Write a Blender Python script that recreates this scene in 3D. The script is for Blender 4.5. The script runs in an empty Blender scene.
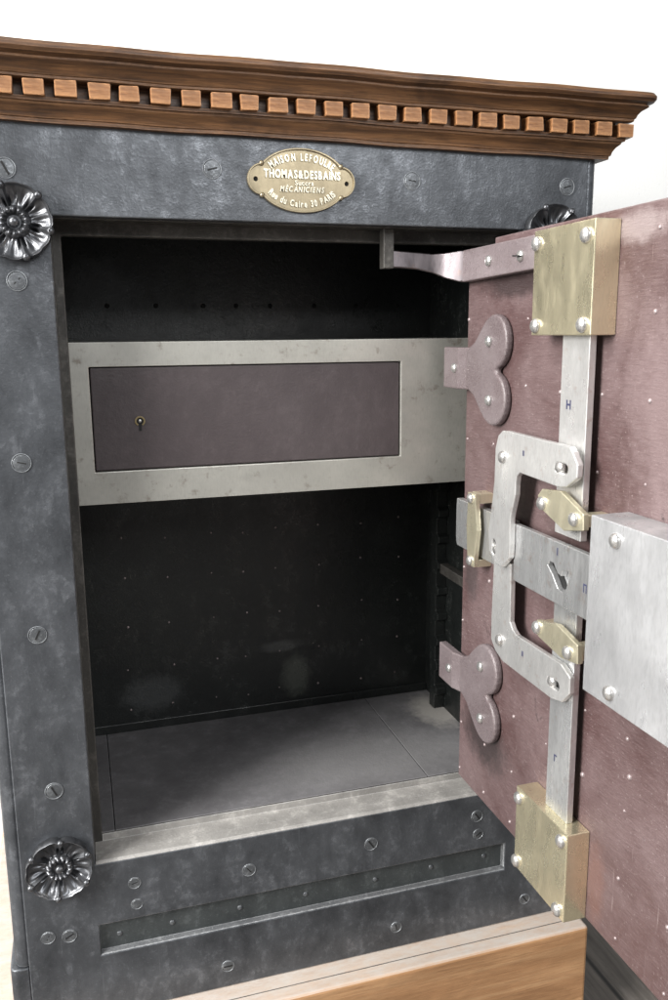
import bpy, bmesh, math, random
from mathutils import Vector, Matrix
from mathutils.geometry import interpolate_bezier
random.seed(7)
S = bpy.context.scene
COL = S.collection

# ------------------------------------------------------------------ camera
cd = bpy.data.cameras.new('camera'); cam = bpy.data.objects.new('camera', cd); COL.objects.link(cam); S.camera = cam
rx = Vector((0.95613726, -0.29277704, -0.00911818))
up = -Vector((-0.06537769, -0.18295702, -0.98094469))
bk = -Vector((0.28552985, 0.9385139, -0.19407311))
m = Matrix((rx, up, bk)).transposed().to_4x4(); m.translation = Vector((0.0835, -0.8019, 0.8522))
cam.matrix_world = m
cd.sensor_fit = 'VERTICAL'; cd.sensor_height = 36; cd.sensor_width = 24; cd.lens = 839.33 / 1000 * 36
cd.clip_start = 0.01; cd.clip_end = 100
cd.dof.use_dof = True; cd.dof.focus_distance = 0.80; cd.dof.aperture_fstop = 18

# ------------------------------------------------------------------ light
W = bpy.data.worlds.new('World'); S.world = W; W.use_nodes = True
wn = W.node_tree; wn.nodes.clear()
wo = wn.nodes.new('ShaderNodeOutputWorld'); wb = wn.nodes.new('ShaderNodeBackground')
wt = wn.nodes.new('ShaderNodeTexCoord'); ws = wn.nodes.new('ShaderNodeSeparateXYZ')
wr = wn.nodes.new('ShaderNodeValToRGB')
wma = wn.nodes.new('ShaderNodeMath'); wma.operation = 'MULTIPLY_ADD'; wma.inputs[1].default_value = 0.5; wma.inputs[2].default_value = 0.5
wn.links.new(wt.outputs['Generated'], ws.inputs[0]); wn.links.new(ws.outputs['Z'], wma.inputs[0])
wn.links.new(wma.outputs[0], wr.inputs[0]); wn.links.new(wr.outputs[0], wb.inputs[0]); wn.links.new(wb.outputs[0], wo.inputs[0])
wr.color_ramp.elements[0].position = 0.40; wr.color_ramp.elements[0].color = (0.85, 0.84, 0.83, 1)
wr.color_ramp.elements[1].position = 0.60; wr.color_ramp.elements[1].color = (0.66, 0.69, 0.73, 1)
_e = wr.color_ramp.elements.new(0.50); _e.color = (0.37, 0.38, 0.40, 1)
wb.inputs[1].default_value = 0.36

def area(name, loc, target, sx, sy, power, col):
    l = bpy.data.lights.new(name, 'AREA'); l.shape = 'RECTANGLE'; l.size = sx; l.size_y = sy; l.energy = power; l.color = col
    o = bpy.data.objects.new(name, l); COL.objects.link(o); o.location = loc
    d = Vector(target) - Vector(loc); o.rotation_euler = d.to_track_quat('-Z', 'Y').to_euler()
    return o
area('window_light', (-1.52, -0.74, 1.40), (0.42, -0.15, 0.62), 0.75, 1.05, 105, (1.0, 0.985, 0.96))
area('front_fill', (0.9, -2.6, 2.1), (0.3, 0.0, 0.5), 1.6, 1.0, 44, (0.97, 0.985, 1.0))  # fill added to lift the front faces, not a lamp of the room
area('wall_fill', (-0.9, -0.3, 2.5), (0.9, 0.7, 1.1), 1.2, 1.0, 50, (1.0, 0.99, 0.97))  # added only to brighten the wall behind the safe

S.view_settings.view_transform = 'Standard'; S.view_settings.look = 'None'
S.view_settings.exposure = 0.0; S.view_settings.gamma = 1.0; S.view_settings.use_curve_mapping = False
S.render.engine = 'CYCLES'; S.render.resolution_x = 684; S.render.resolution_y = 1024

# ------------------------------------------------------------------ materials
class N:
    """small node-graph helper"""
    def __init__(s, name):
        s.m = bpy.data.materials.new(name); s.m.use_nodes = True; s.t = s.m.node_tree
        s.p = s.t.nodes['Principled BSDF']; s.co = s.t.nodes.new('ShaderNodeTexCoord')
    def n(s, typ, **kw):
        o = s.t.nodes.new(typ)
        for k, v in kw.items(): setattr(o, k, v)
        return o
    def l(s, a, b): s.t.links.new(a, b)
    def noise(s, scale, detail=6, rough=.6, stretch=(1, 1, 1), dist=0.0, rot=(0, 0, 0)):
        mp = s.n('ShaderNodeMapping'); mp.inputs['Scale'].default_value = stretch; mp.inputs['Rotation'].default_value = rot
        s.l(s.co.outputs['Object'], mp.inputs[0])
        t = s.n('ShaderNodeTexNoise'); t.inputs['Scale'].default_value = scale; t.inputs['Detail'].default_value = detail
        t.inputs['Roughness'].default_value = rough; t.inputs['Distortion'].default_value = dist
        s.l(mp.outputs[0], t.inputs['Vector']); return t.outputs['Fac']
    def ramp(s, fac, stops, interp='LINEAR'):
        r = s.n('ShaderNodeValToRGB'); r.color_ramp.interpolation = interp
        e = r.color_ramp.elements
        while len(e) < len(stops): e.new(0.5)
        for i, (p, c) in enumerate(stops):
            e[i].position = p; e[i].color = (c, c, c, 1) if isinstance(c, (int, float)) else (*c, 1)
        s.l(fac, r.inputs[0]); return r.outputs[0]
    def mix(s, fac, a, b, mode='MIX'):
        x = s.n('ShaderNodeMix', data_type='RGBA', blend_type=mode)
        for sock, v in ((x.inputs[0], fac), (x.inputs[6], a), (x.inputs[7], b)):
            if isinstance(v, (int, float)): sock.default_value = v
            elif isinstance(v, tuple): sock.default_value = (*v, 1)
            else: s.l(v, sock)
        return x.outputs[2]
    def math(s, op, a, b=0.0, c=0.0):
        x = s.n('ShaderNodeMath', operation=op)
        for i, v in enumerate((a, b, c)):
            if isinstance(v, (int, float)): x.inputs[i].default_value = v
            else: s.l(v, x.inputs[i])
        return x.outputs[0]
    def bump(s, h, strength=.3, dist=.001):
        b = s.n('ShaderNodeBump'); b.inputs['Strength'].default_value = strength; b.inputs['Distance'].default_value = dist
        s.l(h, b.inputs['Height']); s.l(b.outputs[0], s.p.inputs['Normal'])
    def set(s, **kw):
        names = dict(col='Base Color', metal='Metallic', rough='Roughness', spec='Specular IOR Level', coat='Coat Weight', coatr='Coat Roughness', sheen='Sheen Weight')
        for k, v in kw.items():
            i = s.p.inputs[names[k]]
            if isinstance(v, tuple): i.default_value = (*v, 1)
            elif isinstance(v, (int, float)): i.default_value = v
            else: s.l(v, i)
        return s.m

def edge_wear(g, rad=.0016, lo=.02, hi=.16):
    bv = g.n('ShaderNodeBevel', samples=4); bv.inputs['Radius'].default_value = rad
    geo = g.n('ShaderNodeNewGeometry'); d = g.n('ShaderNodeVectorMath', operation='DOT_PRODUCT')
    g.l(bv.outputs[0], d.inputs[0]); g.l(geo.outputs['Normal'], d.inputs[1])
    e = g.math('SUBTRACT', 1.0, d.outputs['Value'])
    return g.math('MULTIPLY', g.ramp(e, [(lo, 0.), (hi, 1.)]), g.ramp(g.noise(130, 5, .7), [(.35, .25), (.6, 1.)]))
def spot(g, centre, sc, lo=.35, hi=.6, nscale=90):
    """ragged scuff, stain or painted light of limited extent round a point of the surface"""
    v = g.n('ShaderNodeVectorMath', operation='SUBTRACT'); g.l(g.co.outputs['Object'], v.inputs[0]); v.inputs[1].default_value = centre
    w = g.n('ShaderNodeVectorMath', operation='MULTIPLY'); g.l(v.outputs[0], w.inputs[0]); w.inputs[1].default_value = tuple(1 / x for x in sc)
    ln = g.n('ShaderNodeVectorMath', operation='LENGTH'); g.l(w.outputs[0], ln.inputs[0])
    f = g.math('SUBTRACT', 1.0, ln.outputs['Value'])
    return g.ramp(g.math('ADD', g.math('MULTIPLY', f, .55), g.math('MULTIPLY', g.noise(nscale, 7, .75), .55)), [(lo, 0.), (hi, 1.)])
def scratches(g, scale=160, rot=(0, 0, 0), thr=.66, stretch=(1, 1, .03)):
    return g.ramp(g.noise(scale, 3, .6, stretch, rot=rot), [(thr, 0.), (thr + .05, 1.)])

def iron(name, lo, hi, metal=.5, r0=.30, r1=.52, wear=.35, bumpd=.0006, edge=.6, spots=()):
    g = N(name)
    a = g.noise(7, 8, .62, dist=.3); b = g.noise(120, 6, .7); c = g.noise(430, 4, .6); d = g.noise(34, 7, .66, (1, 1, .6), dist=.25)
    k = g.math('ADD', g.math('MULTIPLY', a, .5), g.math('MULTIPLY', d, .5))
    base = g.mix(g.ramp(k, [(.36, 0.), (.66, 1.)]), lo, hi)
    lt = tuple(min(1, x * 2.0 + .04) for x in hi)
    base = g.mix(g.math('MULTIPLY', g.ramp(g.math('MULTIPLY', b, g.ramp(d, [(.4, .75), (.6, 1.1)])), [(.50, 0.), (.66, 1.)]), wear), base, lt)
    base = g.mix(g.math('MULTIPLY', g.ramp(c, [(.60, 0.), (.70, 1.)]), wear), base, lt)
    base = g.mix(g.math('MULTIPLY', g.ramp(b, [(.30, 1.), (.40, 0.)]), wear), base, tuple(x * .45 for x in lo))
    sc = g.math('MAXIMUM', scratches(g, 330, (.3, .9, 0), .70), scratches(g, 300, (0, -1.1, .4), .71))
    base = g.mix(g.math('MULTIPLY', sc, wear * .7), base, lt)
    if edge: base = g.mix(g.math('MULTIPLY', edge_wear(g), edge), base, tuple(min(1, x * 2.6 + .16) for x in hi))
    for cen, scl, colr, amt in spots: base = g.mix(g.math('MULTIPLY', spot(g, cen, scl), amt), base, colr)
    rg = g.ramp(g.math('ADD', g.math('MULTIPLY', b, .5), g.math('MULTIPLY', d, .5)), [(.38, r1), (.62, r0)])
    h = g.math('ADD', g.math('MULTIPLY', b, .9), g.math('MULTIPLY', c, .5))
    g.bump(h, .7, bumpd)
    return g.set(col=base, metal=metal, rough=rg)

def steel(name, col, r0=.22, r1=.42, rust=0.0, metal=1.0, bumpd=.0003, rustcol=(.30, .13, .05), cloud=.25, dark=.42, edge=.0, csc=38, cst=(1, 1, .35), crot=.6):
    g = N(name)
    a = g.noise(csc, 5, .55, cst, dist=.25, rot=(crot, 0, 0)); b = g.noise(300, 4, .6, (1, .2, 1)); c = g.noise(85, 6, .7)
    sw = g.noise(csc * 2.6, 4, .55, cst, dist=.15, rot=(crot * .6, 0, 0)); lg = g.noise(9, 3, .5, dist=.3); fine = g.noise(620, 2, .5, (1, 1, .25), rot=(crot, 0, 0))
    dk = tuple(x * dark for x in col)
    base = g.mix(g.math('MULTIPLY', g.ramp(a, [(.34, 0.), (.68, 1.)]), cloud), col, dk)
    base = g.mix(g.math('MULTIPLY', g.ramp(sw, [(.40, 0.), (.70, 1.)]), cloud * .6), base, dk)
    base = g.mix(g.math('MULTIPLY', g.ramp(lg, [(.40, 0.), (.62, 1.)]), cloud * .5), base, dk)
    base = g.mix(g.math('MULTIPLY', g.ramp(fine, [(.45, 0.), (.70, 1.)]), cloud * .4), base, dk)
    sc = g.math('MAXIMUM', scratches(g, 260, (.9, 0, 0), .66), scratches(g, 240, (-.4, 0, 0), .68))
    base = g.mix(g.math('MULTIPLY', sc, cloud * .35), base, tuple(x * .55 for x in col))
    if rust: base = g.mix(g.math('MULTIPLY', g.ramp(c, [(.57, 0.), (.70, 1.)]), rust), base, rustcol)
    if edge: base = g.mix(g.math('MULTIPLY', edge_wear(g, .001), edge), base, tuple(min(1, x * 1.25) for x in col))
    rg = g.ramp(g.math('ADD', g.math('MULTIPLY', a, .4), g.math('MULTIPLY', sw, .6)), [(.38, r0), (.62, r1)])
    g.bump(g.math('ADD', g.math('MULTIPLY', b, .25), g.math('MULTIPLY', a, 2.0)), .5, bumpd)
    return g.set(col=base, metal=metal, rough=rg)

def paint(name, lo, hi, edge=.0, r0=.30, r1=.55, streak=(1, .10, 1), chips=.6, spots=()):
    g = N(name)
    a = g.noise(10, 8, .64, dist=.6); s1 = g.noise(620, 5, .7, (streak[0], min(1, streak[1] * 1.2), 1), dist=.1, rot=(.10, 0, 0)); s3 = g.noise(330, 5, .7, (streak[0], min(1, streak[1] * 2.5), 1), rot=(-.75, 0, 0)); f = g.noise(480, 3, .6)
    base = g.mix(g.ramp(a, [(.36, 0.), (.64, 1.)]), lo, hi)
    base = g.mix(g.math('MULTIPLY', g.ramp(s1, [(.50, 0.), (.70, 1.)]), .22), base, tuple(x * 1.45 + .02 for x in hi))
    base = g.mix(g.math('MULTIPLY', g.ramp(s3, [(.52, 0.), (.72, 1.)]), .35), base, tuple(x * .5 for x in lo))
    base = g.mix(g.math('MULTIPLY', g.ramp(f, [(.64, 0.), (.70, 1.)]), .40), base, (.42, .36, .35))
    sc = g.noise(60, 8, .8, (1, 1, .5), dist=1.2, rot=(.5, 0, 0))
    base = g.mix(g.math('MULTIPLY', g.ramp(g.math('MULTIPLY', sc, g.ramp(a, [(.50, .6), (.64, 1.)])), [(.54, 0.), (.62, 1.)]), chips), base, (.035, .024, .024))
    for cen, scl, colr, amt in spots: base = g.mix(g.math('MULTIPLY', spot(g, cen, scl), amt), base, colr)
    thin = g.math('MAXIMUM', scratches(g, 420, (.9, 0, 0), .71), scratches(g, 380, (-1.2, 0, 0), .72))
    base = g.mix(g.math('MULTIPLY', thin, .45), base, (.40, .33, .32))
    base = g.mix(g.math('MULTIPLY', edge_wear(g, .002), .5), base, (.36, .28, .27))
    rg = g.ramp(g.math('ADD', g.math('MULTIPLY', s1, .6), g.math('MULTIPLY', a, .4)), [(.38, r0), (.62, r1)])
    g.bump(g.math('ADD', g.math('ADD', s1, g.math('MULTIPLY', s3, .7)), g.math('MULTIPLY', a, 2.0)), .8, .0006)
    return g.set(col=base, rough=rg, spec=.55)

def wood(name, dark, mid, light, along=(.05, 1, 1), scale=280, r0=.36, r1=.55, dust=0.0, stain=.6):
    g = N(name)
    gr = g.noise(scale, 8, .72, along, dist=.5); bg = g.noise(22, 7, .7, (.35, 1, 1), dist=.8); fn = g.noise(scale * 2.2, 4, .6, along); big = g.noise(scale * .25, 5, .6, along, dist=.8)
    k = g.math('ADD', g.math('MULTIPLY', gr, .55), g.math('MULTIPLY', big, .45))
    base = g.ramp(k, [(.38, dark), (.5, mid), (.62, light)])
    base = g.mix(g.math('MULTIPLY', g.ramp(bg, [(.40, 1.), (.58, 0.)]), stain), base, tuple(x * .5 for x in dark))
    base = g.mix(g.math('MULTIPLY', g.ramp(fn, [(.58, 0.), (.66, 1.)]), .32), base, tuple(x * .5 for x in dark))
    base = g.mix(g.math('MULTIPLY', edge_wear(g, .0022, .01, .14), .65), base, tuple(min(1, x * 1.5 + .03) for x in light))
    if dust:
        geo = g.n('ShaderNodeNewGeometry'); sx = g.n('ShaderNodeSeparateXYZ'); g.l(geo.outputs['Normal'], sx.inputs[0])
        dn = g.noise(90, 7, .75, (.4, 1, 1))
        fac = g.math('MULTIPLY', g.ramp(sx.outputs['Z'], [(.45, 0.), (.9, 1.)]), g.ramp(dn, [(.3, dust * .55), (.6, dust)]))
        base = g.mix(fac, base, (.47, .43, .39))
    g.bump(g.math('ADD', gr, g.math('MULTIPLY', fn, .5)), .7, .0008)
    return g.set(col=base, rough=g.ramp(gr, [(.3, r1), (.7, r0)]), spec=.5)

M = {}
M['iron'] = iron('blackened_iron', (.040, .043, .048), (.130, .138, .151), metal=.45, r0=.24, r1=.44, wear=.23)
M['iron_dark'] = iron('dark_iron', (.030, .031, .034), (.062, .064, .070), r0=.4, r1=.6, wear=.25)
M['plug'] = iron('screw_iron', (.07, .074, .080), (.17, .18, .19), r0=.25, r1=.42, wear=.4)
M['recess'] = iron('recess_iron', (.055, .062, .064), (.115, .128, .131), r0=.30, r1=.46, wear=.25)
M['rosette'] = iron('cast_steel', (.07, .072, .077), (.17, .174, .185), metal=.8, r0=.28, r1=.42, wear=.1, bumpd=.0002, edge=0)
M['inner'] = iron('interior_black_paint', (.004, .005, .005), (.014, .016, .015), metal=.0, r0=.20, r1=.50, wear=.22, edge=.2, spots=(
    ((.352, .270, .385), (.028, .1, .045), (.065, .070, .060), .9), ((.155, .270, .385), (.055, .1, .035), (.045, .048, .048), .9),
    ((.115, .270, .905), (.06, .1, .05), (.06, .064, .066), .7), ((.33, .270, .43), (.04, .1, .012), (.06, .062, .06), .7)))  # upper-left patch paints a gloss of the back wall into its colour
M['lit_ledge'] = iron('lit_ledge_iron', (.10, .104, .11), (.20, .205, .21), r0=.3, r1=.45, wear=.4)  # paler iron that paints the lit edges of the recess
M['jamb'] = iron('jamb_iron', (.032, .030, .027), (.070, .065, .058), metal=.3, r0=.45, r1=.65, wear=.3)
M['floorplate'] = iron('interior_floor_iron', (.105, .102, .106), (.175, .171, .177), metal=.1, r0=.5, r1=.7, wear=.12, edge=.3,
    spots=(((.535, .20, .337), (.05, .07, .1), (.42, .40, .37), .8), ((.40, .10, .337), (.20, .09, .1), (.23, .225, .225), .5)))  # corner patch is dust; the broad one paints the lit right front
M['sill'] = iron('dusty_sill', (.22, .212, .20), (.40, .385, .365), metal=.2, r0=.45, r1=.7, wear=.22, bumpd=.0010)
M['locker'] = steel('zinc_plate', (.52, .51, .465), .34, .52, rust=.6, cloud=.42, rustcol=(.15, .115, .085), metal=.62, edge=.5, csc=16, cst=(.7, 1, 1), crot=0)
M['lockdoor'] = iron('locker_door_paint', (.042, .032, .034), (.066, .053, .055), metal=.05, r0=.42, r1=.6, wear=.08, edge=.25)
M['keyhole'] = steel('keyhole_brass', (.42, .33, .18), .3, .4)
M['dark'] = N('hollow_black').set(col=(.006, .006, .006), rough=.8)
M['door'] = paint('maroon_paint', (.080, .046, .045), (.142, .098, .098), chips=.8, spots=(
    ((.4726, -.060, .430), (.1, .070, .045), (.035, .026, .026), .9), ((.4726, -.022, .600), (.1, .024, .040), (.05, .04, .04), .7),
    ((.4726, -.10, .895), (.1, .09, .018), (.03, .02, .02), .8), ((.4726, -.27, .925), (.1, .05, .016), (.30, .25, .245), .6),  # darker along the underside of the strap, paler near the top edge
    ((.4726, -.20, .69), (.1, .05, .05), (.06, .042, .04), .5), ((.4726, -.265, .40), (.1, .018, .05), (.15, .075, .06), .5),
    ((.4726, -.33, .80), (.1, .08, .10), (.21, .155, .155), .55)))  # broad paler area towards the free edge
M['tab'] = paint('maroon_casting_paint', (.125, .098, .101), (.185, .155, .160), r0=.25, r1=.42, streak=(1, .6, 1), chips=.3)
M['arm'] = steel('worn_strap_steel', (.26, .23, .24), .25, .42, rust=.2)
M['brass'] = steel('brushed_brass', (.97, .88, .62), .20, .42, metal=.85, cloud=.45, rust=0, rustcol=(.34, .25, .10), dark=.5, edge=.25, csc=30, cst=(1, 1, .35), crot=.15, bumpd=.00015)
M['brass_pale'] = steel('pale_brass', (.96, .89, .66), .24, .44, metal=.8, cloud=.38, rust=.12, rustcol=(.38, .27, .12), dark=.5, edge=.4, crot=.2, bumpd=.00015)
M['plate'] = steel('nameplate_brass', (.42, .35, .23), .28, .42, cloud=.45, metal=.7)
M['letter'] = steel('nameplate_letter', (.86, .80, .64), .26, .40, cloud=.45)
M['steel'] = steel('bright_steel', (.95, .945, .93), .26, .48, rust=.30, cloud=.55, metal=.72, edge=.4, csc=34, cst=(1, 1, .5), crot=.5)
M['steel_bar'] = steel('grey_steel_bar', (.92, .93, .935), .22, .46, rust=.30, cloud=.62, metal=.8, edge=.5, csc=60, cst=(1, 1, .12), crot=.08, dark=.36)
M['case'] = steel('polished_lock_case', (.84, .845, .86), .26, .52, cloud=.85, metal=.62, edge=.3, dark=.38, csc=26, cst=(1, 1, .38), crot=.55)
M['rivet'] = steel('worn_rivet', (.38, .31, .31), .3, .45, cloud=.2, metal=.4)
M['screw'] = steel('screw_steel', (.60, .59, .575), .24, .38, rust=.15, cloud=.2, metal=.8)
M['ink'] = N('blue_ink').set(col=(.035, .038, .085), rough=.6)
M['cornice'] = wood('cornice_wood', (.040, .018, .008), (.120, .056, .023), (.22, .108, .045), stain=.6, r0=.30, r1=.5)
M['dentil'] = wood('dentil_wood', (.14, .055, .020), (.34, .150, .056), (.50, .25, .105), stain=.55)
M['plinth'] = wood('plinth_wood', (.36, .185, .085), (.46, .250, .120), (.54, .32, .165), scale=200, dust=.95, r0=.4, r1=.55, stain=.35)
g = N('wall_plaster'); a = g.noise(260, 5, .6); b = g.noise(3, 4, .6); spk = g.noise(95, 3, .5)
cw = g.mix(g.ramp(b, [(.3, 0.), (.7, 1.)]), (.80, .80, .785), (.84, .84, .825))
cw = g.mix(g.ramp(spk, [(.745, 0.), (.76, .5)]), cw, (.45, .42, .38))
g.bump(a, .25, .002); M['wall'] = g.set(col=cw, rough=.8)
g = N('dark_floorboards'); gr = g.noise(60, 7, .7, (1, .08, 1), dist=.5); wv = g.n('ShaderNodeTexWave', bands_direction='X'); wv.inputs['Scale'].default_value = 3.1
g.l(g.co.outputs['Object'], wv.inputs['Vector'])
cf = g.ramp(gr, [(.3, (.05, .043, .036)), (.55, (.12, .105, .092)), (.75, (.20, .18, .16))])
cf = g.mix(g.ramp(wv.outputs['Fac'], [(.0, 1.), (.02, 0.)]), cf, (.008, .007, .006))
g.bump(gr, .5, .001); M['floor'] = g.set(col=cf, rough=.5)

# ------------------------------------------------------------------ builders
def link(name, me, parent=None, mat=None, bevel=0, seg=2, smooth=None):
    o = bpy.data.objects.new(name, me); COL.objects.link(o)
    if parent is not None:
        o.parent = parent
        if parent.type == 'EMPTY': o.matrix_parent_inverse = Matrix.Translation(-Vector(parent.location))
    if mat: me.materials.append(M[mat])
    if bevel:
        b = o.modifiers.new('bevel', 'BEVEL'); b.width = bevel; b.segments = seg; b.limit_method = 'ANGLE'; b.angle_limit = math.radians(40)
        b.harden_normals = False
    if smooth:
        for p in me.polygons: p.use_smooth = True
        if smooth != True:
            try: me.set_sharp_from_angle(angle=math.radians(smooth))
            except Exception: pass
    return o

class B:
    def __init__(s): s.bm = bmesh.new()
    def box(s, x0, x1, y0, y1, z0, z1):
        r = bmesh.ops.create_cube(s.bm, size=1)
        for v in r['verts']:
            v.co = Vector(((x0 + x1) / 2 + v.co.x * (x1 - x0), (y0 + y1) / 2 + v.co.y * (y1 - y0), (z0 + z1) / 2 + v.co.z * (z1 - z0)))
        return s
    def prism(s, plane, outer, lo, hi, holes=()):
        """polygon with holes in plane 'xz','yz' or 'xy', extruded along the third axis lo..hi"""
        def pt(a, b, c): return {'xz': (a, c, b), 'yz': (c, a, b), 'xy': (a, b, c)}[plane]
        bm = bmesh.new(); edges = []
        for loop in (outer, *holes):
            vs = [bm.verts.new(pt(p[0], p[1], lo)) for p in loop]
            edges += [bm.edges.new((vs[i], vs[(i + 1) % len(vs)])) for i in range(len(vs))]
        if holes:
            bmesh.ops.triangle_fill(bm, edges=edges, use_beauty=True)
        else:
            bm.faces.new([bm.verts[i] if False else v for i, v in enumerate(bm.verts)])
        r = bmesh.ops.extrude_face_region(bm, geom=bm.faces[:])
        ax = {'xz': (0, hi - lo, 0), 'yz': (hi - lo, 0, 0), 'xy': (0, 0, hi - lo)}[plane]
        bmesh.ops.translate(bm, vec=ax, verts=[g for g in r['geom'] if isinstance(g, bmesh.types.BMVert)])
        bmesh.ops.recalc_face_normals(bm, faces=bm.faces[:])
        s.merge(bm); return s
    def merge(s, bm):
        me = bpy.data.meshes.new('t'); bm.to_mesh(me); bm.free(); s.bm.from_mesh(me); bpy.data.meshes.remove(me)
    def lathe(s, c, axis, prof, n=24):
        """prof: (radius, height along axis)"""
        ax = Vector(axis).normalized(); u = ax.orthogonal().normalized(); w = ax.cross(u); c = Vector(c)
        rings = []
        for r, h in prof:
            if r < 1e-6: rings.append([s.bm.verts.new(c + ax * h)])
            else: rings.append([s.bm.verts.new(c + ax * h + (u * math.cos(t) + w * math.sin(t)) * r) for t in [2 * math.pi * k / n for k in range(n)]])
        for A, Bq in zip(rings, rings[1:]):
            for k in range(n):
                k2 = (k + 1) % n
                if len(A) == 1: s.bm.faces.new((A[0], Bq[k], Bq[k2]))
                elif len(Bq) == 1: s.bm.faces.new((A[k], A[k2], Bq[0]))
                else: s.bm.faces.new((A[k], A[k2], Bq[k2], Bq[k]))
        return s
    def done(s, name, parent=None, mat=None, bevel=0, seg=2, smooth=None, recalc=True):
        if recalc: bmesh.ops.recalc_face_normals(s.bm, faces=s.bm.faces[:])
        me = bpy.data.meshes.new(name); s.bm.to_mesh(me); s.bm.free()
        return link(name, me, parent, mat, bevel, seg, smooth)
    def mesh(s, name, mat, smooth=None):
        bmesh.ops.recalc_face_normals(s.bm, faces=s.bm.faces[:])
        me = bpy.data.meshes.new(name); s.bm.to_mesh(me); s.bm.free(); me.materials.append(M[mat])
        if smooth:
            for p in me.polygons: p.use_smooth = True
            try: me.set_sharp_from_angle(angle=math.radians(smooth))
            except Exception: pass
        return me
def place(name, me, loc, parent, rot=None, scale=1):
    o = link(name, me, parent); o.location = loc
    if rot: o.rotation_euler = rot
    if scale != 1: o.scale = (scale,) * 3
    return o
def rect(x0, x1, z0, z1): return [(x0, z0), (x1, z0), (x1, z1), (x0, z1)]
def rrect(x0, x1, z0, z1, r, n=5):
    o = []
    for cx, cz, a0 in ((x1 - r, z1 - r, 0), (x0 + r, z1 - r, 90), (x0 + r, z0 + r, 180), (x1 - r, z0 + r, 270)):
        for k in range(n + 1):
            a = math.radians(a0 + 90 * k / n); o.append((cx + r * math.cos(a), cz + r * math.sin(a)))
    return o
def smoothloop(pts, it=2):
    for _ in range(it):
        q = []
        for i in range(len(pts)):
            a, b = pts[i], pts[(i + 1) % len(pts)]
            q += [(a[0] * .75 + b[0] * .25, a[1] * .75 + b[1] * .25), (a[0] * .25 + b[0] * .75, a[1] * .25 + b[1] * .75)]
        pts = q
    return pts

# ------------------------------------------------------------------ setting
def structure(o, kind='structure'): o['kind'] = kind; return o
structure(B().box(-3, 3.5, .50, .60, 0, 3).done('wall', None, 'wall'))
structure(B().box(-3, 3.5, -3, .50, -.05, 0).done('floor', None, 'floor'))
p = B().box(-.060, .632, -.037, .44, .006, .1495)
pl = p.done('wooden_plinth', None, 'plinth', bevel=.004, seg=3)
pl['label'] = 'brown varnished wooden base under the iron safe, its top edge worn pale'; pl['category'] = 'plinth'
B().box(-.0595, .6315, -.0200, -.0190, .1490, .1498).done('top_groove', pl, 'jamb')

# ------------------------------------------------------------------ safe
safe = bpy.data.objects.new('iron_safe', None); COL.objects.link(safe); safe.location = (.303, .2, .15); safe.empty_display_size = .1
safe['label'] = 'antique dark iron safe with carved wooden cornice, its riveted maroon door standing open'; safe['category'] = 'safe'

L, R_, ZT = 0.0, .606, 1.033
OX0, OX1, OZ0, OZ1 = .071, .535, .326, .9555
front = B().prism('xz', rect(L, R_, .1502, ZT), 0, .0150, [rect(OX0, OX1, OZ0, OZ1), rect(.0705, .5355, .2215, .2565)])
front = front.done('front_frame', safe, 'iron', bevel=.0011, seg=2)
B().prism('xz', rect(.002, .604, .1505, ZT - .001), .0152, .0380, [rect(OX0 + .0006, OX1 - .0006, OZ0 - .0006, OZ1 - .0006)]).done('door_rebate', safe, 'jamb', bevel=.0005)
B().box(.0707, .5353, .0058, .0149, .2217, .2563).done('recessed_panel', safe, 'recess')
B().prism('yz', [(.0057, .2246), (.0057, .2216), (.0004, .2216)], .0708, .5352).done('added_lit_edge', safe, 'lit_ledge', bevel=.0003)  # chamfer strips added to carry the painted bright edge
B().prism('xy', [(.5335, .0057), (.5354, .0057), (.5354, .0006)], .2248, .2564).done('added_lit_edge', safe, 'lit_ledge', bevel=.0003)
# dusty sill resting in the opening, with the worn lip along its front
sp = [(.0004, OZ0 - .004), (.0004, OZ0 + .0006), (.0030, OZ0 + .0022), (.016, OZ0 + .0024), (.0185, OZ0 + .0010), (.034, OZ0 + .0016), (.0378, OZ0 + .0022), (.0378, OZ0 - .004)]
B().prism('yz', sp, OX0 + .0006, OX1 - .0006).done('sill', safe, 'sill', bevel=.0005)
B().prism('xz', rect(.012, .594, .20, ZT - .006), .0382, .0500, [rect(.0795, .5265, .3366, .943)]).done('inner_lip', safe, 'jamb', bevel=.0012)
B().box(.0796, .5264, .0374, .0381, OZ0 + .002, .3360).done('sill_riser', safe, 'sill')

# corner columns: groove, then rounded; a plain block below
def column(sign, x):
    a = [(x, .030), (x, .0022), (x + sign * .0016, .0012)]
    for k in range(9):
        t = math.radians(90 * k / 8); a.append((x + sign * (.0030 + .0105 * math.sin(t)), .0012 + .0115 * (1 - math.cos(t))))
    a += [(x + sign * .0135, .40), (x, .40)]
    B().prism('xy', a, .2262, ZT).done('corner_column', safe, 'iron', smooth=50)
    b = [(x + sign * .0002, .030), (x + sign * .0002, .0002)]
    for k in range(7):
        t = math.radians(90 * k / 6); b.append((x + sign * (.010 + .0085 * math.sin(t)), .0002 + .0085 * (1 - math.cos(t))))
    b += [(x + sign * .0185, .405), (x + sign * .0002, .405)]
    B().prism('xy', b, .1502, .2240).done('column_base', safe, 'iron', bevel=.0012, seg=2, smooth=40)
column(-1, L); column(1, R_)
B().box(.0002, .6058, .385, .40, .1505, ZT).done('rear_wall', safe, 'iron_dark')
B().box(.0002, .6058, .0502, .3848, 1.000, ZT - .0005).done('roof_plate', safe, 'iron_dark')
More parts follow.
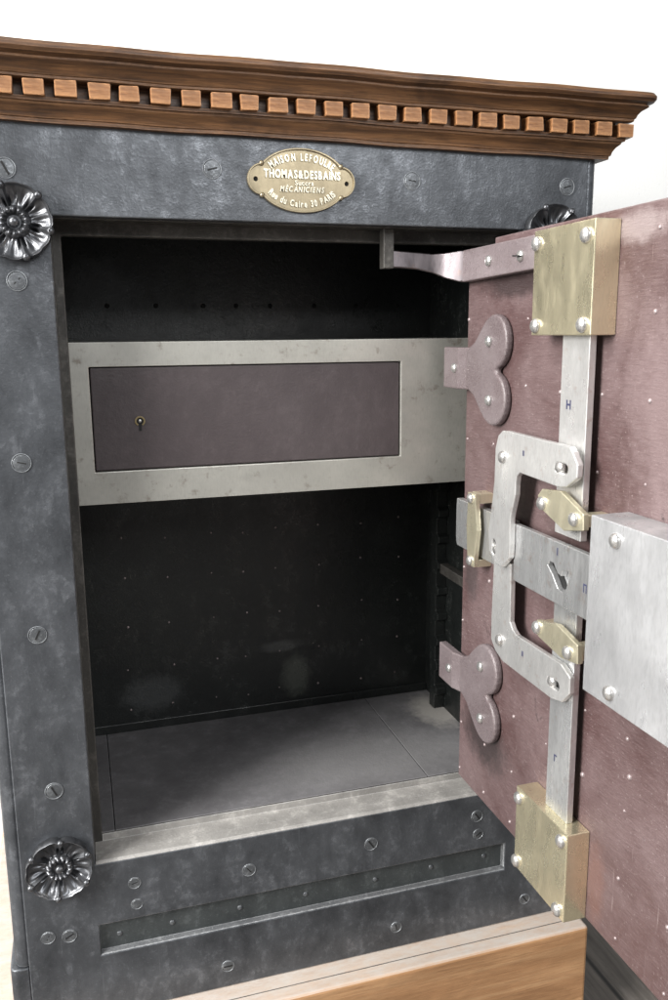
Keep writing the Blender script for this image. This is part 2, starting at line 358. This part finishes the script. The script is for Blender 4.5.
# interior lining
IX0, IX1, IY, FZ = .058, .548, .270, .337
B().box(IX0 - .012, IX0, .0502, IY, .30, .999).done('interior_side', safe, 'inner')
B().box(IX1, IX1 + .012, .0502, IY, .30, .999).done('interior_side', safe, 'inner')
B().box(IX0, IX1, .0502, IY, .985, .9985).done('interior_ceiling', safe, 'inner')
back = B().box(IX0 - .012, IX1 + .012, IY + .0002, IY + .012, .30, .999)
back.box(IX0, IX1, IY - .0035, IY, FZ, FZ + .012)
back.box(.235, .40, IY - .0016, IY, .66, .70)
back = back.done('interior_back', safe, 'inner', bevel=.0008)
for a, b in ((IX0, .0925), (.0935, .4515), (.4525, IX1)):
    B().box(a, b, .0383, IY - .004, .3368, .3376).done('interior_floor_plate', safe, 'floorplate', bevel=.0004)
B().box(IX0, IX1, .0503, IY, .305, .3255).done('floor_bed', safe, 'dark')
riv = B().lathe((0, 0, 0), (0, -1, 0), [(.0019, 0), (.0017, .0007), (.0010, .0012), (0, .0014)], 12).mesh('interior_rivet', 'rivet', 60)
for zz in (.368, .424, .482, .544, .598, .655):
    for xx in (.127, .183, .242, .284, .328, .385, .447, .502):
        if zz > .6 and xx < .2: continue
        place('rivet', riv, (xx + random.uniform(-.003, .003), IY, zz + random.uniform(-.003, .003)), back, scale=random.uniform(.5, .85))
drk = B().lathe((0, 0, 0), (0, -1, 0), [(.0030, 0), (.0026, .0004), (0, .0007)], 14).mesh('dark_rivet', 'dark', 60)
for xx in (.126, .184, .2417, .283, .327, .385, .442, .50): place('rivet', drk, (xx, IY, .888), back)
# toothed shelf rack in the right rear corner
t = []
z = FZ
while z < .68:
    t += [(.205, z), (.205, z + .020), (.198, z + .024), (.198, z + .032)]; z += .036
rack = B().prism('yz', [(.222, FZ)] + t + [(.222, .685)], .533, IX1 - .0005).done('shelf_rack', safe, 'inner', bevel=.0006)
B().box(.536, IX1 - .0005, .052, .199, .535, .548).done('shelf_rail', safe, 'jamb', bevel=.0008)

# ------------------------------------------------------------------ inner locker
LY = .0502
lk = B().prism('xz', rect(IX0 + .0005, IX1 - .0005, .6875, .8465), LY, LY + .010, [rect(.0965, .4195, .7200, .8228)])
lk.box(IX0 + .0005, IX1 - .0005, LY + .0102, IY - .0005, .838, .8462)
lk.box(IX0 + .0005, IX1 - .0005, LY + .0102, IY - .0005, .6880, .696)
lk = lk.done('inner_locker', safe, 'locker', bevel=.0008)
ld = B().box(.0975, .4185, LY + .0022, LY + .0098, .7210, .8218).done('locker_door', lk, 'lockdoor', bevel=.0012)
kx, kz = .1425, .7690
def ring(bb, c, ax, r0, r1, h, n=28): bb.lathe(c, ax, [(r0, 0), (r0, h * .8), (r0 + (r1 - r0) * .3, h), (r1 - (r1 - r0) * .3, h), (r1, h * .7), (r1, 0)], n)
kb = B()
for k in range(26):                                          # open ring with a gap for the slot
    a0 = math.radians(-62 + 304 * k / 26); a1 = math.radians(-62 + 304 * (k + 1) / 26)
    P = lambda r, a: (kx + r * math.cos(a), kz + r * math.sin(a))
    kb.prism('xz', [P(.0035, a0), P(.0035, a1), P(.0050, a1), P(.0050, a0)], LY + .0008, LY + .0021)
kb.done('keyhole_ring', lk, 'keyhole')
kk = B().lathe((kx, LY + .0021, kz), (0, -1, 0), [(.0034, 0), (.0034, .0003), (0, .0003)], 20); kk.box(kx - .0013, kx + .0013, LY + .0017, LY + .0021, kz - .0098, kz)
kk.done('keyhole', lk, 'dark'); B().lathe((kx, LY + .0018, kz + .0002), (0, -1, 0), [(.0014, 0), (.0014, .001), (0, .0014)], 14).done('key_pin', lk, 'screw', smooth=50)

# ------------------------------------------------------------------ plug screws on the front
def plug(slot=True, name='plug'):
    b = B()
    b.lathe((0, 0, 0), (0, -1, 0), [(.0090, -.0004), (.0086, .0006), (.0082, .0007), (.0078, -.0003)], 32)
    b.lathe((0, 0, 0), (0, -1, 0), [(.0078, -.0003), (.0070, .0004), (.0040, .0007), (0, .0008)], 32)
    return b.mesh(name, 'plug', 30)
pm = plug()
slotm = B().box(-.0060, .0060, -.00125, -.0002, -.0009, .0009).mesh('slot', 'dark')
for i, (x, z, s) in enumerate([(.2148, 1.000, 1), (.0384, .993, 1), (.4099, .9977, 1), (.5821, .9989, 1), (.0408, .900, 1), (.0322, .7402, 1), (.0338, .5761, 1), (.0373, .4144, 1),
        (.1082, .2976, .75), (.1094, .2729, .7), (.228, .287, .85), (.3672, .2899, .9), (.4981, .2996, .85), (.5000, .2760, .75), (.0203, .2544, .8), (.0409, .2517, .85), (.2014, .1755, .8), (.3979, .1769, .8),
        (.5655, .900, 1), (.5740, .7402, 1), (.5722, .5761, 1), (.5687, .4144, 1), (.5650, .2517, .8), (.5857, .2544, .8), (.565, .176, .8)]):
    o = place('plug_screw', pm, (x, 0, z), front, (0, random.uniform(-1.5, 1.5), 0), s)
    if s > .72:
        q = place('screw_slot', slotm, (x, 0, z), front, (0, random.uniform(-1.2, 1.5), 0), s * random.uniform(.6, 1))
pr = B().lathe((0, 0, 0), (0, -1, 0), [(.0034, 0), (.0030, .0008), (.0015, .0014), (0, .0015)], 16).mesh('panel_rivet', 'plug', 60)
for x, z in [(.0903, .2385), (.1448, .2385), (.2178, .2395), (.2919, .2395), (.3744, .2400), (.4434, .2410), (.5113, .2415)]: place('rivet', pr, (x, .0058, z), safe, scale=.85)

# ------------------------------------------------------------------ rosettes
def rosette_mesh():
    nr, nt = 58, 216; R = .0325
    bm = bmesh.new()
    def h(u, t):
        a = ((t * 6 / (2 * math.pi)) % 1.0) - .5                     # 0 mid petal, +-.5 boundary
        e = abs(2 * a)
        if u < .135: return .0085 + .0042 * math.sqrt(max(0, 1 - (u / .135) ** 2))
        if u < .20: return .0052
        if u < .42:
            v = (u - .20) / .22; c12 = abs(math.cos(t * 7))
            return .0058 + .0052 * math.sin(math.pi * min(1, v * .95 + .05)) * (.45 + .55 * c12) + .0012 * v
        v = min(1.0, max(0.0, (u - .42) / .58))
        base = .0046 + .0066 * v ** 1.1
        cup = -.0022 * math.sin(math.pi * v) * (1 - e ** 2) * .9
        ribs = .0013 * math.cos(2 * math.pi * a * 3.0) * math.sin(math.pi * min(1, v * 1.1)) * (1 - .5 * e)
        mid = -.0013 * math.exp(-(a / .05) ** 2) * (1 - v) ** .5
        bound = .0032 * math.exp(-((e - 1) / .16) ** 2) * (.35 + .9 * v) - .0050 * math.exp(-((e - .80) / .13) ** 2) * math.exp(-((v - .22) / .22) ** 2)
        rim = .0018 * math.exp(-((v - .93) / .055) ** 2)
        drop = -.006 * max(0, (v - .96) / .04) ** 2
        return base + cup + ribs + mid + bound + rim + drop
    def Rr(t):
        a = ((t * 6 / (2 * math.pi)) % 1.0) - .5; e = abs(2 * a)
        return R * (1 - .085 * e ** 4 - .022 * math.exp(-(a / .09) ** 2) + .006 * math.sin(t * 5 + 1) + .004 * math.sin(t * 17))
    rings = [[bm.verts.new((0, -h(0, 0), 0))]]
    for i in range(1, nr + 1):
        u = i / nr
        rings.append([bm.verts.new((math.cos(t) * (u * (Rr(t) if u > .5 else R + (Rr(t) - R) * u * 2)), -h(u, t), math.sin(t) * (u * (Rr(t) if u > .5 else R + (Rr(t) - R) * u * 2)))) for t in [2 * math.pi * k / nt for k in range(nt)]])
    last = rings[-1]
    rings.append([bm.verts.new((v.co.x * .95, -.0005, v.co.z * .95)) for v in last])
    for A, Bq in zip(rings, rings[1:]):
        for k in range(nt):
            k2 = (k + 1) % nt
            if len(A) == 1: bm.faces.new((A[0], Bq[k], Bq[k2]))
            else: bm.faces.new((A[k], A[k2], Bq[k2], Bq[k]))
    b = B(); b.merge(bm)
    for k in range(6):
        t = 2 * math.pi * (k) / 6
        c = Vector((math.cos(t) * R * .93, -.0125, math.sin(t) * R * .93))
        r = bmesh.ops.create_uvsphere(b.bm, u_segments=16, v_segments=10, radius=.0034, matrix=Matrix.Translation(c))
    return b.mesh('rosette', 'rosette', 75)
rm = rosette_mesh()
for x, z, a in ((.0425, .9485, .25), (.0370, .3345, .62), (.5635, .9485, .1), (.567, .3345, .4)):
    place('rosette', rm, (x, -.0002, z), safe, (0, a, 0))

# ------------------------------------------------------------------ nameplate
PX, PZ = .2985, .9930
def nameplate():
    pts = []
    A, Bz = .0440, .0287
    n = 96
    for k in range(n):
        t = 2 * math.pi * k / n; x, z = A * math.cos(t), Bz * math.sin(t)
        pts.append((x, z))
    def outline(scale):
        out = []
        for k in range(160):
            t = 2 * math.pi * k / 160; dx, dz = math.cos(t), math.sin(t)
            r = 1 / math.sqrt((dx / (A * scale)) ** 2 + (dz / (Bz * scale)) ** 2)
            # ear discs at +-x
            for sx in (-1, 1):
                cx = sx * .0378; rr = .0142 * (1 - (1 - scale) * 2.0); b_ = dx * cx; c_ = cx * cx - rr * rr; dsc = b_ * b_ - c_
                if dsc > 0: r = max(r, b_ + math.sqrt(dsc))
            out.append((PX + dx * r, PZ + dz * r))
        return out
    o, i_ = outline(1.0), outline(.945)
    def circle(cx, cz, r, n=18): return [(cx + r * math.cos(2 * math.pi * k / n), cz + r * math.sin(2 * math.pi * k / n)) for k in range(n)]
    holes = [circle(PX - .0440, PZ, .0020), circle(PX + .0440, PZ - .001, .0020)]
    base = B().prism('xz', o, -.0016, -.0001, holes).done('nameplate', safe, 'plate', bevel=.0003)
    base['label'] = 'oval brass maker plate with raised lettering'
    B().prism('xz', o, -.0034, -.0017, [i_]).done('raised_border', base, 'plate', bevel=.0004)
    bd = B()
    for sx in (-1, 1):
        for sz in (-1, 1):
            bmesh.ops.create_uvsphere(bd.bm, u_segments=14, v_segments=8, radius=.0024, matrix=Matrix.Translation((PX + sx * .0382, -.002, PZ + sz * .0140)))
    bd.done('corner_bead', base, 'plate', smooth=True)
    for sx in (-1, 1): B().lathe((PX + sx * .0440, -.0002, PZ - (.001 if sx > 0 else 0)), (0, -1, 0), [(.0026, 0), (0, 0.0001)], 16).done('pin_hole', base, 'dark')
    return base
nm = nameplate()
def glyph(ch, size, ext, shear=0.0, bold=.0):
    c = bpy.data.curves.new('g', 'FONT'); c.body = ch; c.size = size; c.extrude = ext; c.shear = shear; c.offset = bold; c.resolution_u = 3; c.bevel_depth = 0
    o = bpy.data.objects.new('g', c); COL.objects.link(o)
    bpy.context.view_layer.update()
    dg = bpy.context.evaluated_depsgraph_get(); me = bpy.data.meshes.new_from_object(o.evaluated_get(dg))
    bpy.data.objects.remove(o); bpy.data.curves.remove(c)
    return me
def line_text(s, size, wscale, arc=None, cx=0, cz=0, total=None, shear=0, bold=.00032, ext=.0005, caps=1.0):
    """one bmesh of a line of letters in the xz plane at y=-.0022; arc=(rx, rz, mid angle, direction)"""
    meshes = []
    xs = []
    for ch in s:
        if ch == ' ': meshes.append(None); xs.append((0, size * .34)); continue
        me = glyph(ch, size, ext, shear, bold); X = [v.co.x for v in me.vertices]; meshes.append(me); xs.append((min(X), max(X) - min(X)))
    gap = size * .10; tot = sum(w for _, w in xs) + gap * (len(s) - 1); k = (total / tot) if total else wscale
    bm = bmesh.new(); pos = -tot / 2
    for me, (x0, w) in zip(meshes, xs):
        mid = (pos + w / 2) * k; pos += w + gap
        if me is None: continue
        base = len(bm.verts); bm.from_mesh(me); bm.verts.ensure_lookup_table()
        for v in list(bm.verts)[base:]:
            lx = (v.co.x - x0 - w / 2) * k; ly = v.co.y; lz = v.co.z
            if arc:
                r_x, r_z, a_mid, dr = arc
                a = a_mid - dr * mid / ((r_x + r_z) / 2)
                nx, nz = math.cos(a) * r_x, math.sin(a) * r_z
                # tangent of the ellipse
                tx, tz = math.sin(a) * r_x * dr, -math.cos(a) * r_z * dr; tl = math.hypot(tx, tz); tx /= tl; tz /= tl
                X, Z = cx + nx + tx * lx - tz * ly, cz + nz + tz * lx + tx * ly
            else: X, Z = cx + mid + lx, cz + ly
            v.co = (X, -.0022 - lz, Z)
    return bm
lb = B()
lb.merge(line_text('MAISON LEFOULRE', .0088, .6, arc=(.0335, .0165, math.pi / 2, 1), cx=PX, cz=PZ + .0012, total=.052))
lb.merge(line_text('THOMAS&DESBAINS', .0100, .6, cx=PX + .0004, cz=PZ + .0020, total=.074, bold=.00045))
lb.merge(line_text('Succrs', .0062, .8, cx=PX + .002, cz=PZ - .0042, total=.018, bold=.00015))
lb.merge(line_text('MÉCANICIENS', .0070, .8, cx=PX, cz=PZ - .0102, total=.043, shear=.25, bold=.0002))
lb.merge(line_text('Rue du Caire 30 PARIS', .0080, .6, arc=(.0385, .0245, -math.pi / 2, -1), cx=PX, cz=PZ + .0008, total=.064))
lb.done('lettering', nm, 'letter')

# ------------------------------------------------------------------ cornice
prof = [(.000, 1.0262), (.0062, 1.0262), (.0064, 1.0290), (.0078, 1.0296), (.0086, 1.0330), (.0110, 1.0368), (.0145, 1.0398), (.0150, 1.0415), (.0172, 1.0420), (.0176, 1.0452),
        (.0100, 1.0456), (.0100, 1.0592), (.0215, 1.0596), (.0226, 1.0604), (.0228, 1.0622), (.0240, 1.0630), (.0252, 1.0662), (.0275, 1.0690), (.0312, 1.0712), (.0330, 1.0728), (.0332, 1.0742), (.0350, 1.0748),
        (.0384, 1.0762), (.0402, 1.0790), (.0402, 1.0815), (.0385, 1.0842), (.0350, 1.0852), (-.02, 1.0856)]
def cornice_ring(bm, pr, BX0=-.0135, BX1=.6195):
    rows = []
    for p_, z_ in pr:
        c = .0008 if z_ < 1.073 else .010
        x0, x1, y = BX0 - p_, BX1 + p_, -p_
        row = [(x0, .41, z_)]
        for k in range(5):
            t = math.radians(90 * k / 4); row.append((x0 + c - c * math.cos(t), y + c - c * math.sin(t), z_))
        for k in range(1, 40): row.append((x0 + c + (x1 - x0 - 2 * c) * k / 40, y, z_))
        for k in range(5):
            t = math.radians(90 * k / 4); row.append((x1 - c + c * math.sin(t), y + c - c * math.cos(t), z_))
        row.append((x1, .41, z_)); rows.append([bm.verts.new(q) for q in row])
    for A, Bq in zip(rows, rows[1:]):
        for k in range(len(A) - 1): bm.faces.new((A[k], A[k + 1], Bq[k + 1], Bq[k]))
    bm.faces.new(rows[-1]); bm.faces.new(list(reversed(rows[0])))
    return bm
cb = bmesh.new(); cornice_ring(cb, prof); bmesh.ops.recalc_face_normals(cb, faces=cb.faces[:])
rw = random.Random(3)
for v in cb.verts:                                            # left end raised to follow lens bow, plus hand-planed unevenness
    v.co.z += .0042 * (1 - min(1, max(-.1, v.co.x / .6))) * min(1, max(0, (1.066 - v.co.z) / .036)) + .0004 * math.sin(v.co.x * 23 + 1) + .0003 * math.sin(v.co.x * 61); v.co.y += .0003 * math.sin(v.co.x * 37)
me = bpy.data.meshes.new('cornice'); cb.to_mesh(me); cb.free()
corn = link('cornice', me, safe, 'cornice', smooth=32)
corn['label'] = 'brown carved wooden cornice with a row of small square dentils'
dx0 = .0579
dms = []
for v in range(5):
    b = B().box(0, .0168, -.0122, 0, 0, .0126); r_ = random.Random(v)
    for q in b.bm.verts: q.co += Vector((r_.uniform(-.0006, .0006), r_.uniform(-.0005, .0005), r_.uniform(-.0005, .0003)))
    bmesh.ops.bevel(b.bm, geom=b.bm.edges[:], offset=.0005, segments=2, affect='EDGES')
    dms.append(b.mesh('dentil', 'dentil', 40))
for k in range(-3, 23):
    x = dx0 + .0258 * k
    if x + .0172 > .643: break
    o = place('dentil', dms[k % 5], (x + random.uniform(-.0005, .0005), -.0102, 1.0459 + .0019 * (1 - x / .6) + random.uniform(-.0002, .0003)), corn)
    o.scale = (random.uniform(.94, 1.06), 1, random.uniform(.96, 1.0))
for k in range(0, 14):                                        # return along the right-hand side
    o = place('dentil', dms[k % 5], (.6195 + .0102, -.0180 + .0258 * k + .0258, 1.0457), corn, (0, 0, math.pi / 2))

# ------------------------------------------------------------------ door
DX = .4726
dz0, dz1 = .3575, .9405
prof_d = [(-.0005, dz0), (-.0005, .9320), (-.055, .9320), (-.055, dz1), (-.460, dz1), (-.460, dz0)]
door = B().prism('yz', prof_d, DX, DX + .078).done('door', safe, 'door', bevel=.0014)
door['label'] = 'open maroon-painted riveted door with steel and brass bolt work on its inner face'
B().box(DX + .0782, DX + .098, -.470, -.030, .338, .955).done('outer_leaf', door, 'iron', bevel=.002)
def yz(name, pts, d0, d1, mat, bevel=.0006, sm=0, holes=(), seg=2, label=None):
    """flat shape on the door's inner face: d0..d1 is its distance out from the door"""
    if sm: pts = smoothloop(pts, sm)
    o = B().prism('yz', pts, DX - d1, DX - d0, holes).done(name, door, mat, bevel=bevel, seg=seg)
    if label: o['label'] = label
    return o
drv = B().lathe((0, 0, 0), (-1, 0, 0), [(.0024, 0), (.0021, .0009), (.0012, .0016), (0, .0018)], 14).mesh('door_rivet', 'rivet', 60)
for zz in (.923, .8645, .8035, .7440, .6040, .5430, .4838, .4242, .3690):
    for k in range(8):
        y = -.0050 - .0581 * k
        if zz > .9 and y > -.16: continue
        if k in (5, 6, 7) and .58 < zz < .725: continue
        if k == 3 or (k == 4 and (.68 < zz < .75 or zz < .45 or zz > .85)): 
            if k == 3 and zz in (.8035, .5430, .4838): y = -.1795 - .0005
            elif k == 3: continue
        if zz < .5 and zz > .37 and k in (3, ) : pass
        if k in (1, 2) and zz in (.8645,) and k == 1: continue
        if k == 1 and zz in (.8035, .4838, .5430, .4838): continue
        if k in (3, 4) and zz < .44 : continue
        if zz > .58 and zz < .75 and k == 2: continue
        place('rivet', drv, (DX, y + random.uniform(-.0012, .0012), zz + random.uniform(-.0012, .0012)), door, scale=random.uniform(.5, .85))
for y, z in ((-.3000, .5146), (-.0631, .6044), (-.2390, .4842), (-.2398, .4247)): place('rivet', drv, (DX, y, z), door)

def dome(r, h, slot=True):
    b = B(); n = 6
    b.lathe((0, 0, 0), (-1, 0, 0), [(r, -.0002), (r, h * .18)] + [(r * math.cos(math.radians(90 * k / n)), h * .18 + h * .82 * math.sin(math.radians(90 * k / n))) for k in range(1, n + 1)], 24)
    return b.mesh('screw_head', 'screw', 50)
dm = dome(.0060, .0046)
ds = dome(.0042, .0030)
sl = B().box(-.0049, -.0020, -.0042, .0042, -.0005, .0005).mesh('screw_slot', 'dark')
def screw(y, z, d, big=True, scale=1, slot=False):
    place('screw', dm if big else ds, (DX - d, y, z), door, (random.uniform(0, 6), 0, 0), scale)
    if slot: place('screw_slot', sl, (DX - d, y, z), door, (random.uniform(-.6, .6), 0, 0), scale)

# brass end blocks
o = B().box(DX - .022, DX - .0002, -.2515, -.1660, .8495, .9330).done('brass_block', door, 'brass', bevel=.0008); o['label'] = 'upper square brass guide block'
for y, z in ((-.1711, .9225), (-.2410, .9218), (-.1735, .8572), (-.2410, .8572)): screw(y, z, .022)
o = B().box(DX - .022, DX - .0002, -.2540, -.1690, .3580, .4400).done('brass_block', door, 'brass', bevel=.0008); o['label'] = 'lower square brass guide block'
for y, z in ((-.1742, .4299), (-.2455, .4302), (-.1735, .3652), (-.2440, .3643)): screw(y, z, .022)
# lock rods
o = yz('lock_rod', rect(-.2385, -.2005, .688, .850), .0072, .0132, 'steel'); o['label'] = 'upper vertical steel lock rod marked H'
o = yz('lock_rod', rect(-.2385, -.2045, .440, .660), .0072, .0132, 'steel_bar'); o['label'] = 'lower vertical steel lock rod'
# horizontal bolt
o = yz('bolt_bar', smoothloop([(-.0052, .634), (-.0040, .640), (-.0040, .672), (-.0052, .6805), (-.125, .6805), (-.125, .6300), (-.0070, .6300)], 0), .0030, .0105, 'steel_bar')
slot = [(-.2013, .6597), (-.2040, .6640), (-.2100, .6640), (-.2165, .6570), (-.2225, .6555), (-.2245, .6610), (-.2330, .6625), (-.2340, .6560), (-.2300, .6470), (-.2240, .6430), (-.2180, .6440), (-.2090, .6540)]
o = yz('bolt_bar', rect(-.3000, -.1440, .6305, .6830), .0136, .0190, 'steel_bar', holes=[slot]); o['label'] = 'wide horizontal steel bolt bar with a notched slot'
yz('slot_shade', [(-.1990, .6610), (-.2040, .6655), (-.2100, .6640), (-.2255, .6455), (-.2180, .6425)], .0133, .01345, 'dark', bevel=0)  # thin dark sheet painted as the shade deep in the slot
# crank levers
cu = [(-.1373, .7663), (-.2359, .7643), (-.2404, .7610), (-.2479, .7519), (-.2474, .7417), (-.2329, .7322), (-.2215, .7302), (-.1600, .7322), (-.1545, .7280), (-.1535, .7214), (-.1535, .7114), (-.1475, .6940), (-.1461, .6873), (-.1472, .6650), (-.1465, .6522), (-.1323, .6400), (-.1206, .6407), (-.1075, .6497), (-.1049, .6689), (-.1085, .6850), (-.1112, .6990), (-.1140, .7184), (-.1145, .7482), (-.1190, .7600), (-.1270, .7655)]
def slotpts(y, z, w=.0072, hh=.0036, ang=0):
    o = []
    for k in range(16):
        t = 2 * math.pi * k / 16; a, b_ = math.cos(t) * hh + (w if math.cos(t) > 0 else -w) * .6, math.sin(t) * hh
        o.append((y + a * math.cos(ang) - b_ * math.sin(ang), z + a * math.sin(ang) + b_ * math.cos(ang)))
    return o
o = yz('crank_lever', cu, .0196, .0250, 'steel', bevel=.0009, sm=0, holes=[slotpts(-.2250, .7460, .0085, .0042), slotpts(-.1165, .6555, .007, .0034, math.pi / 2)]); o['label'] = 'upper bright steel crank lever'
screw(-.1297, .7420, .0250, scale=.95); screw(-.2185, .7455, .0210, scale=1.0); screw(-.1172, .6525, .0210, scale=.95)
for y, z, a, d in ((-.2265, .7460, 0, .0134), (-.1165, .6560, math.pi / 2, .0191), (-.2190, .5600, 0, .0134)): yz('slot_shade', slotpts(y, z, .0105, .0052, a), d, d + .0003, 'dark', bevel=0)  # dark sheets standing in for shaded depth behind the lever slots
cl_ = [(-.1065, .6392), (-.1396, .6440), (-.1410, .5892), (-.1460, .5835), (-.1530, .5805), (-.2282, .5817), (-.2422, .5750), (-.2425, .5610), (-.2310, .5491), (-.2155, .5455), (-.1288, .5461), (-.1140, .5515), (-.1050, .5600), (-.1046, .5789)]
o = yz('crank_lever', cl_, .0138, .0190, 'steel', bevel=.0009, sm=0, holes=[slotpts(-.2175, .5600, .0085, .0042)]); o['label'] = 'lower bright steel crank lever'
screw(-.1236, .5653, .0190, scale=.95); screw(-.2110, .5590, .0150, scale=1.0)
# brass bridges
def bridge(pts, y0, y1, zf0, zf1, lab, scr):
    b = B().prism('yz', pts, DX - .0235, DX - .0185)
    b.box(DX - .0187, DX - .0002, y1, y1 + .010, zf0, zf1)
    b.box(DX - .0187, DX - .0002, y0 - .008, y0, zf0, zf1)
    o = b.done('brass_bridge', door, 'brass_pale', bevel=.0007); o['label'] = lab
    for y, z in scr: screw(y, z, .0235, scale=.95)
bridge([(-.1890, .7180), (-.1950, .7240), (-.2233, .7270), (-.2563, .7148), (-.2574, .7020), (-.2301, .6960), (-.1950, .7070), (-.1890, .7110)], -.1900, -.2562, .7040, .7138, 'upper brass bridge over the lock rod', ((-.1965, .7122), (-.2445, .7085)))
bridge([(-.1890, .6000), (-.1950, .6100), (-.2260, .6160), (-.2572, .6090), (-.2585, .5935), (-.2343, .5900), (-.2000, .5955), (-.1910, .5985)], -.1920, -.2572, .5950, .6080, 'lower brass bridge over the lock rod', ((-.1965, .6035), (-.2445, .5985)))
b = B().prism('yz', [(-.0495, .6955), (-.0665, .6965), (-.0672, .6860), (-.0715, .6600), (-.0672, .6320), (-.0665, .6215), (-.0525, .6205), (-.0510, .6320), (-.0480, .6600), (-.0500, .6860)], DX - .0200, DX - .0150)
b.box(DX - .0152, DX - .0002, -.0664, -.0500, .6860, .6962); b.box(DX - .0152, DX - .0002, -.0664, -.0526, .6210, .6290)
o = b.done('brass_bridge', door, 'brass_pale', bevel=.0007); o['label'] = 'upright brass bridge over the end of the bolt bar'
screw(-.0573, .6905, .0200, scale=.85); screw(-.0585, .6268, .0200, scale=.85)
# lock case
cs = B().prism('yz', rect(-.4300, -.2805, .5835, .7202), DX - .0330, DX - .0002).done('lock_case', door, 'case', bevel=.0007)
for y, z in ((-.3116, .7077), (-.3139, .5945), (-.415, .7077), (-.415, .5945)): screw(y, z, .0330, scale=.95)
# heart-shaped hinge-side clamps
def clamp(zc, lab, ty0, ty1):
    r, cy, dz = .0258, -.0725, .0270
    out = [(-.0050, zc + .0195), (-.0180, zc + .0205), (-.0330, zc + .0270), (-.0470, zc + .0400), (-.0560, zc + .0475)]
    for k in range(0, 14):
        a = math.radians(62 + (252 - 62) * k / 13); out.append((cy - r * math.sin(a - math.pi / 2 + math.pi / 2 - math.pi / 2) * -1 if False else cy + r * math.cos(a), zc + dz + r * math.sin(a)))
    lo = []
    for k in range(0, 14):
        a = math.radians(62 + (252 - 62) * k / 13); lo.append((cy + r * math.cos(a), zc - dz - r * math.sin(a)))
    out = [q for q in out if q[1] > zc + .002] + [(-.0780, zc)]
    out += [q for q in reversed(lo) if q[1] < zc - .002]
    out += [(-.0560, zc - .0475), (-.0470, zc - .0400), (-.0330, zc - .0270), (-.0180, zc - .0205), (-.0050, zc - .0195)]
    o = yz('heart_clamp', out, .0002, .0085, 'tab', bevel=.0030, seg=3); o['label'] = lab
    b = B().prism('xy', [(DX - .0125, .0300), (DX - .0125, -.0045), (DX - .0070, -.0210), (DX - .0035, -.0210), (DX - .0035, .0300)], zc - .0212, zc + .0212)
    b.done('clamp_tab', door, 'tab', bevel=.0016, seg=2)
    screw(.0024, zc, .0122, scale=.85); screw(-.0655, zc + .0275, .0085, scale=.9); screw(-.0680, zc - .0285, .0085, scale=.9)
clamp(.8165, 'upper heart-shaped maroon hinge clamp', 0, 0); clamp(.4870, 'lower heart-shaped maroon hinge clamp', 0, 0)
# top strap and its curved arm
o = yz('hinge_strap', [(-.0100, .9020), (-.0100, .9325), (-.1655, .9325), (-.1655, .9050)], .0002, .0120, 'tab', bevel=.0012)
screw(-.0673, .9178, .0120, big=False, scale=1.2); screw(-.1269, .9171, .0120, big=False, scale=1.2, slot=True)
ab = bmesh.new(); path = [((DX - .0060, -.0098), .9173, .0152), ((.4600, -.0060), .9173, .0150), ((.4500, .0040), .9185, .0125), ((.4380, .0110), .9210, .0092), ((.4230, .0170), .9238, .0082), ((.4060, .0220), .9255, .0082), ((.3930, .0240), .9262, .0088), ((.3885, .0245), .9262, .0075)]
prev = None
for i, ((x, y), z, hh) in enumerate(path):
    a = path[max(0, i - 1)][0]; c = path[min(len(path) - 1, i + 1)][0]; d = Vector((c[0] - a[0], c[1] - a[1], 0)).normalized(); n_ = Vector((-d.y, d.x, 0)) * .0042
    row = [ab.verts.new((x + n_.x, y + n_.y, z - hh)), ab.verts.new((x - n_.x, y - n_.y, z - hh)), ab.verts.new((x - n_.x, y - n_.y, z + hh)), ab.verts.new((x + n_.x, y + n_.y, z + hh))]
    if prev:
        for k in range(4): ab.faces.new((prev[k], prev[(k + 1) % 4], row[(k + 1) % 4], row[k]))
    else: ab.faces.new(row)
    prev = row
ab.faces.new(list(reversed(prev)))
b = B(); b.merge(ab)
b.done('hinge_arm', door, 'arm', bevel=.0012, smooth=50)
B().box(.3875, .3985, .0180, .0310, .9165, .9550).done('hinge_post', door, 'jamb', bevel=.001)
# punched blue letters
def mark(ch, y, z, d, size, name='ink_mark', wide=1.0):
    me0 = glyph(ch, size, .00005, 0, size * .035); bm = bmesh.new(); bm.from_mesh(me0)
    for v in bm.verts: v.co = (DX - d - .0001 - v.co.z, y - v.co.x * wide, z + v.co.y)
    me = bpy.data.meshes.new(name); bm.to_mesh(me); bm.free(); link(name, me, door, 'ink')
mark('H', -.2095, .7916, .0132, .0100); mark('II', -.1640, .7480, .0250, .0062); mark('I', -.2145, .6720, .0190, .0085); mark('П', -.2540, .6520, .0190, .0090, wide=.8); mark('II', -.1640, .5650, .0190, .0065); mark('Г', -.2145, .4870, .0132, .0085)
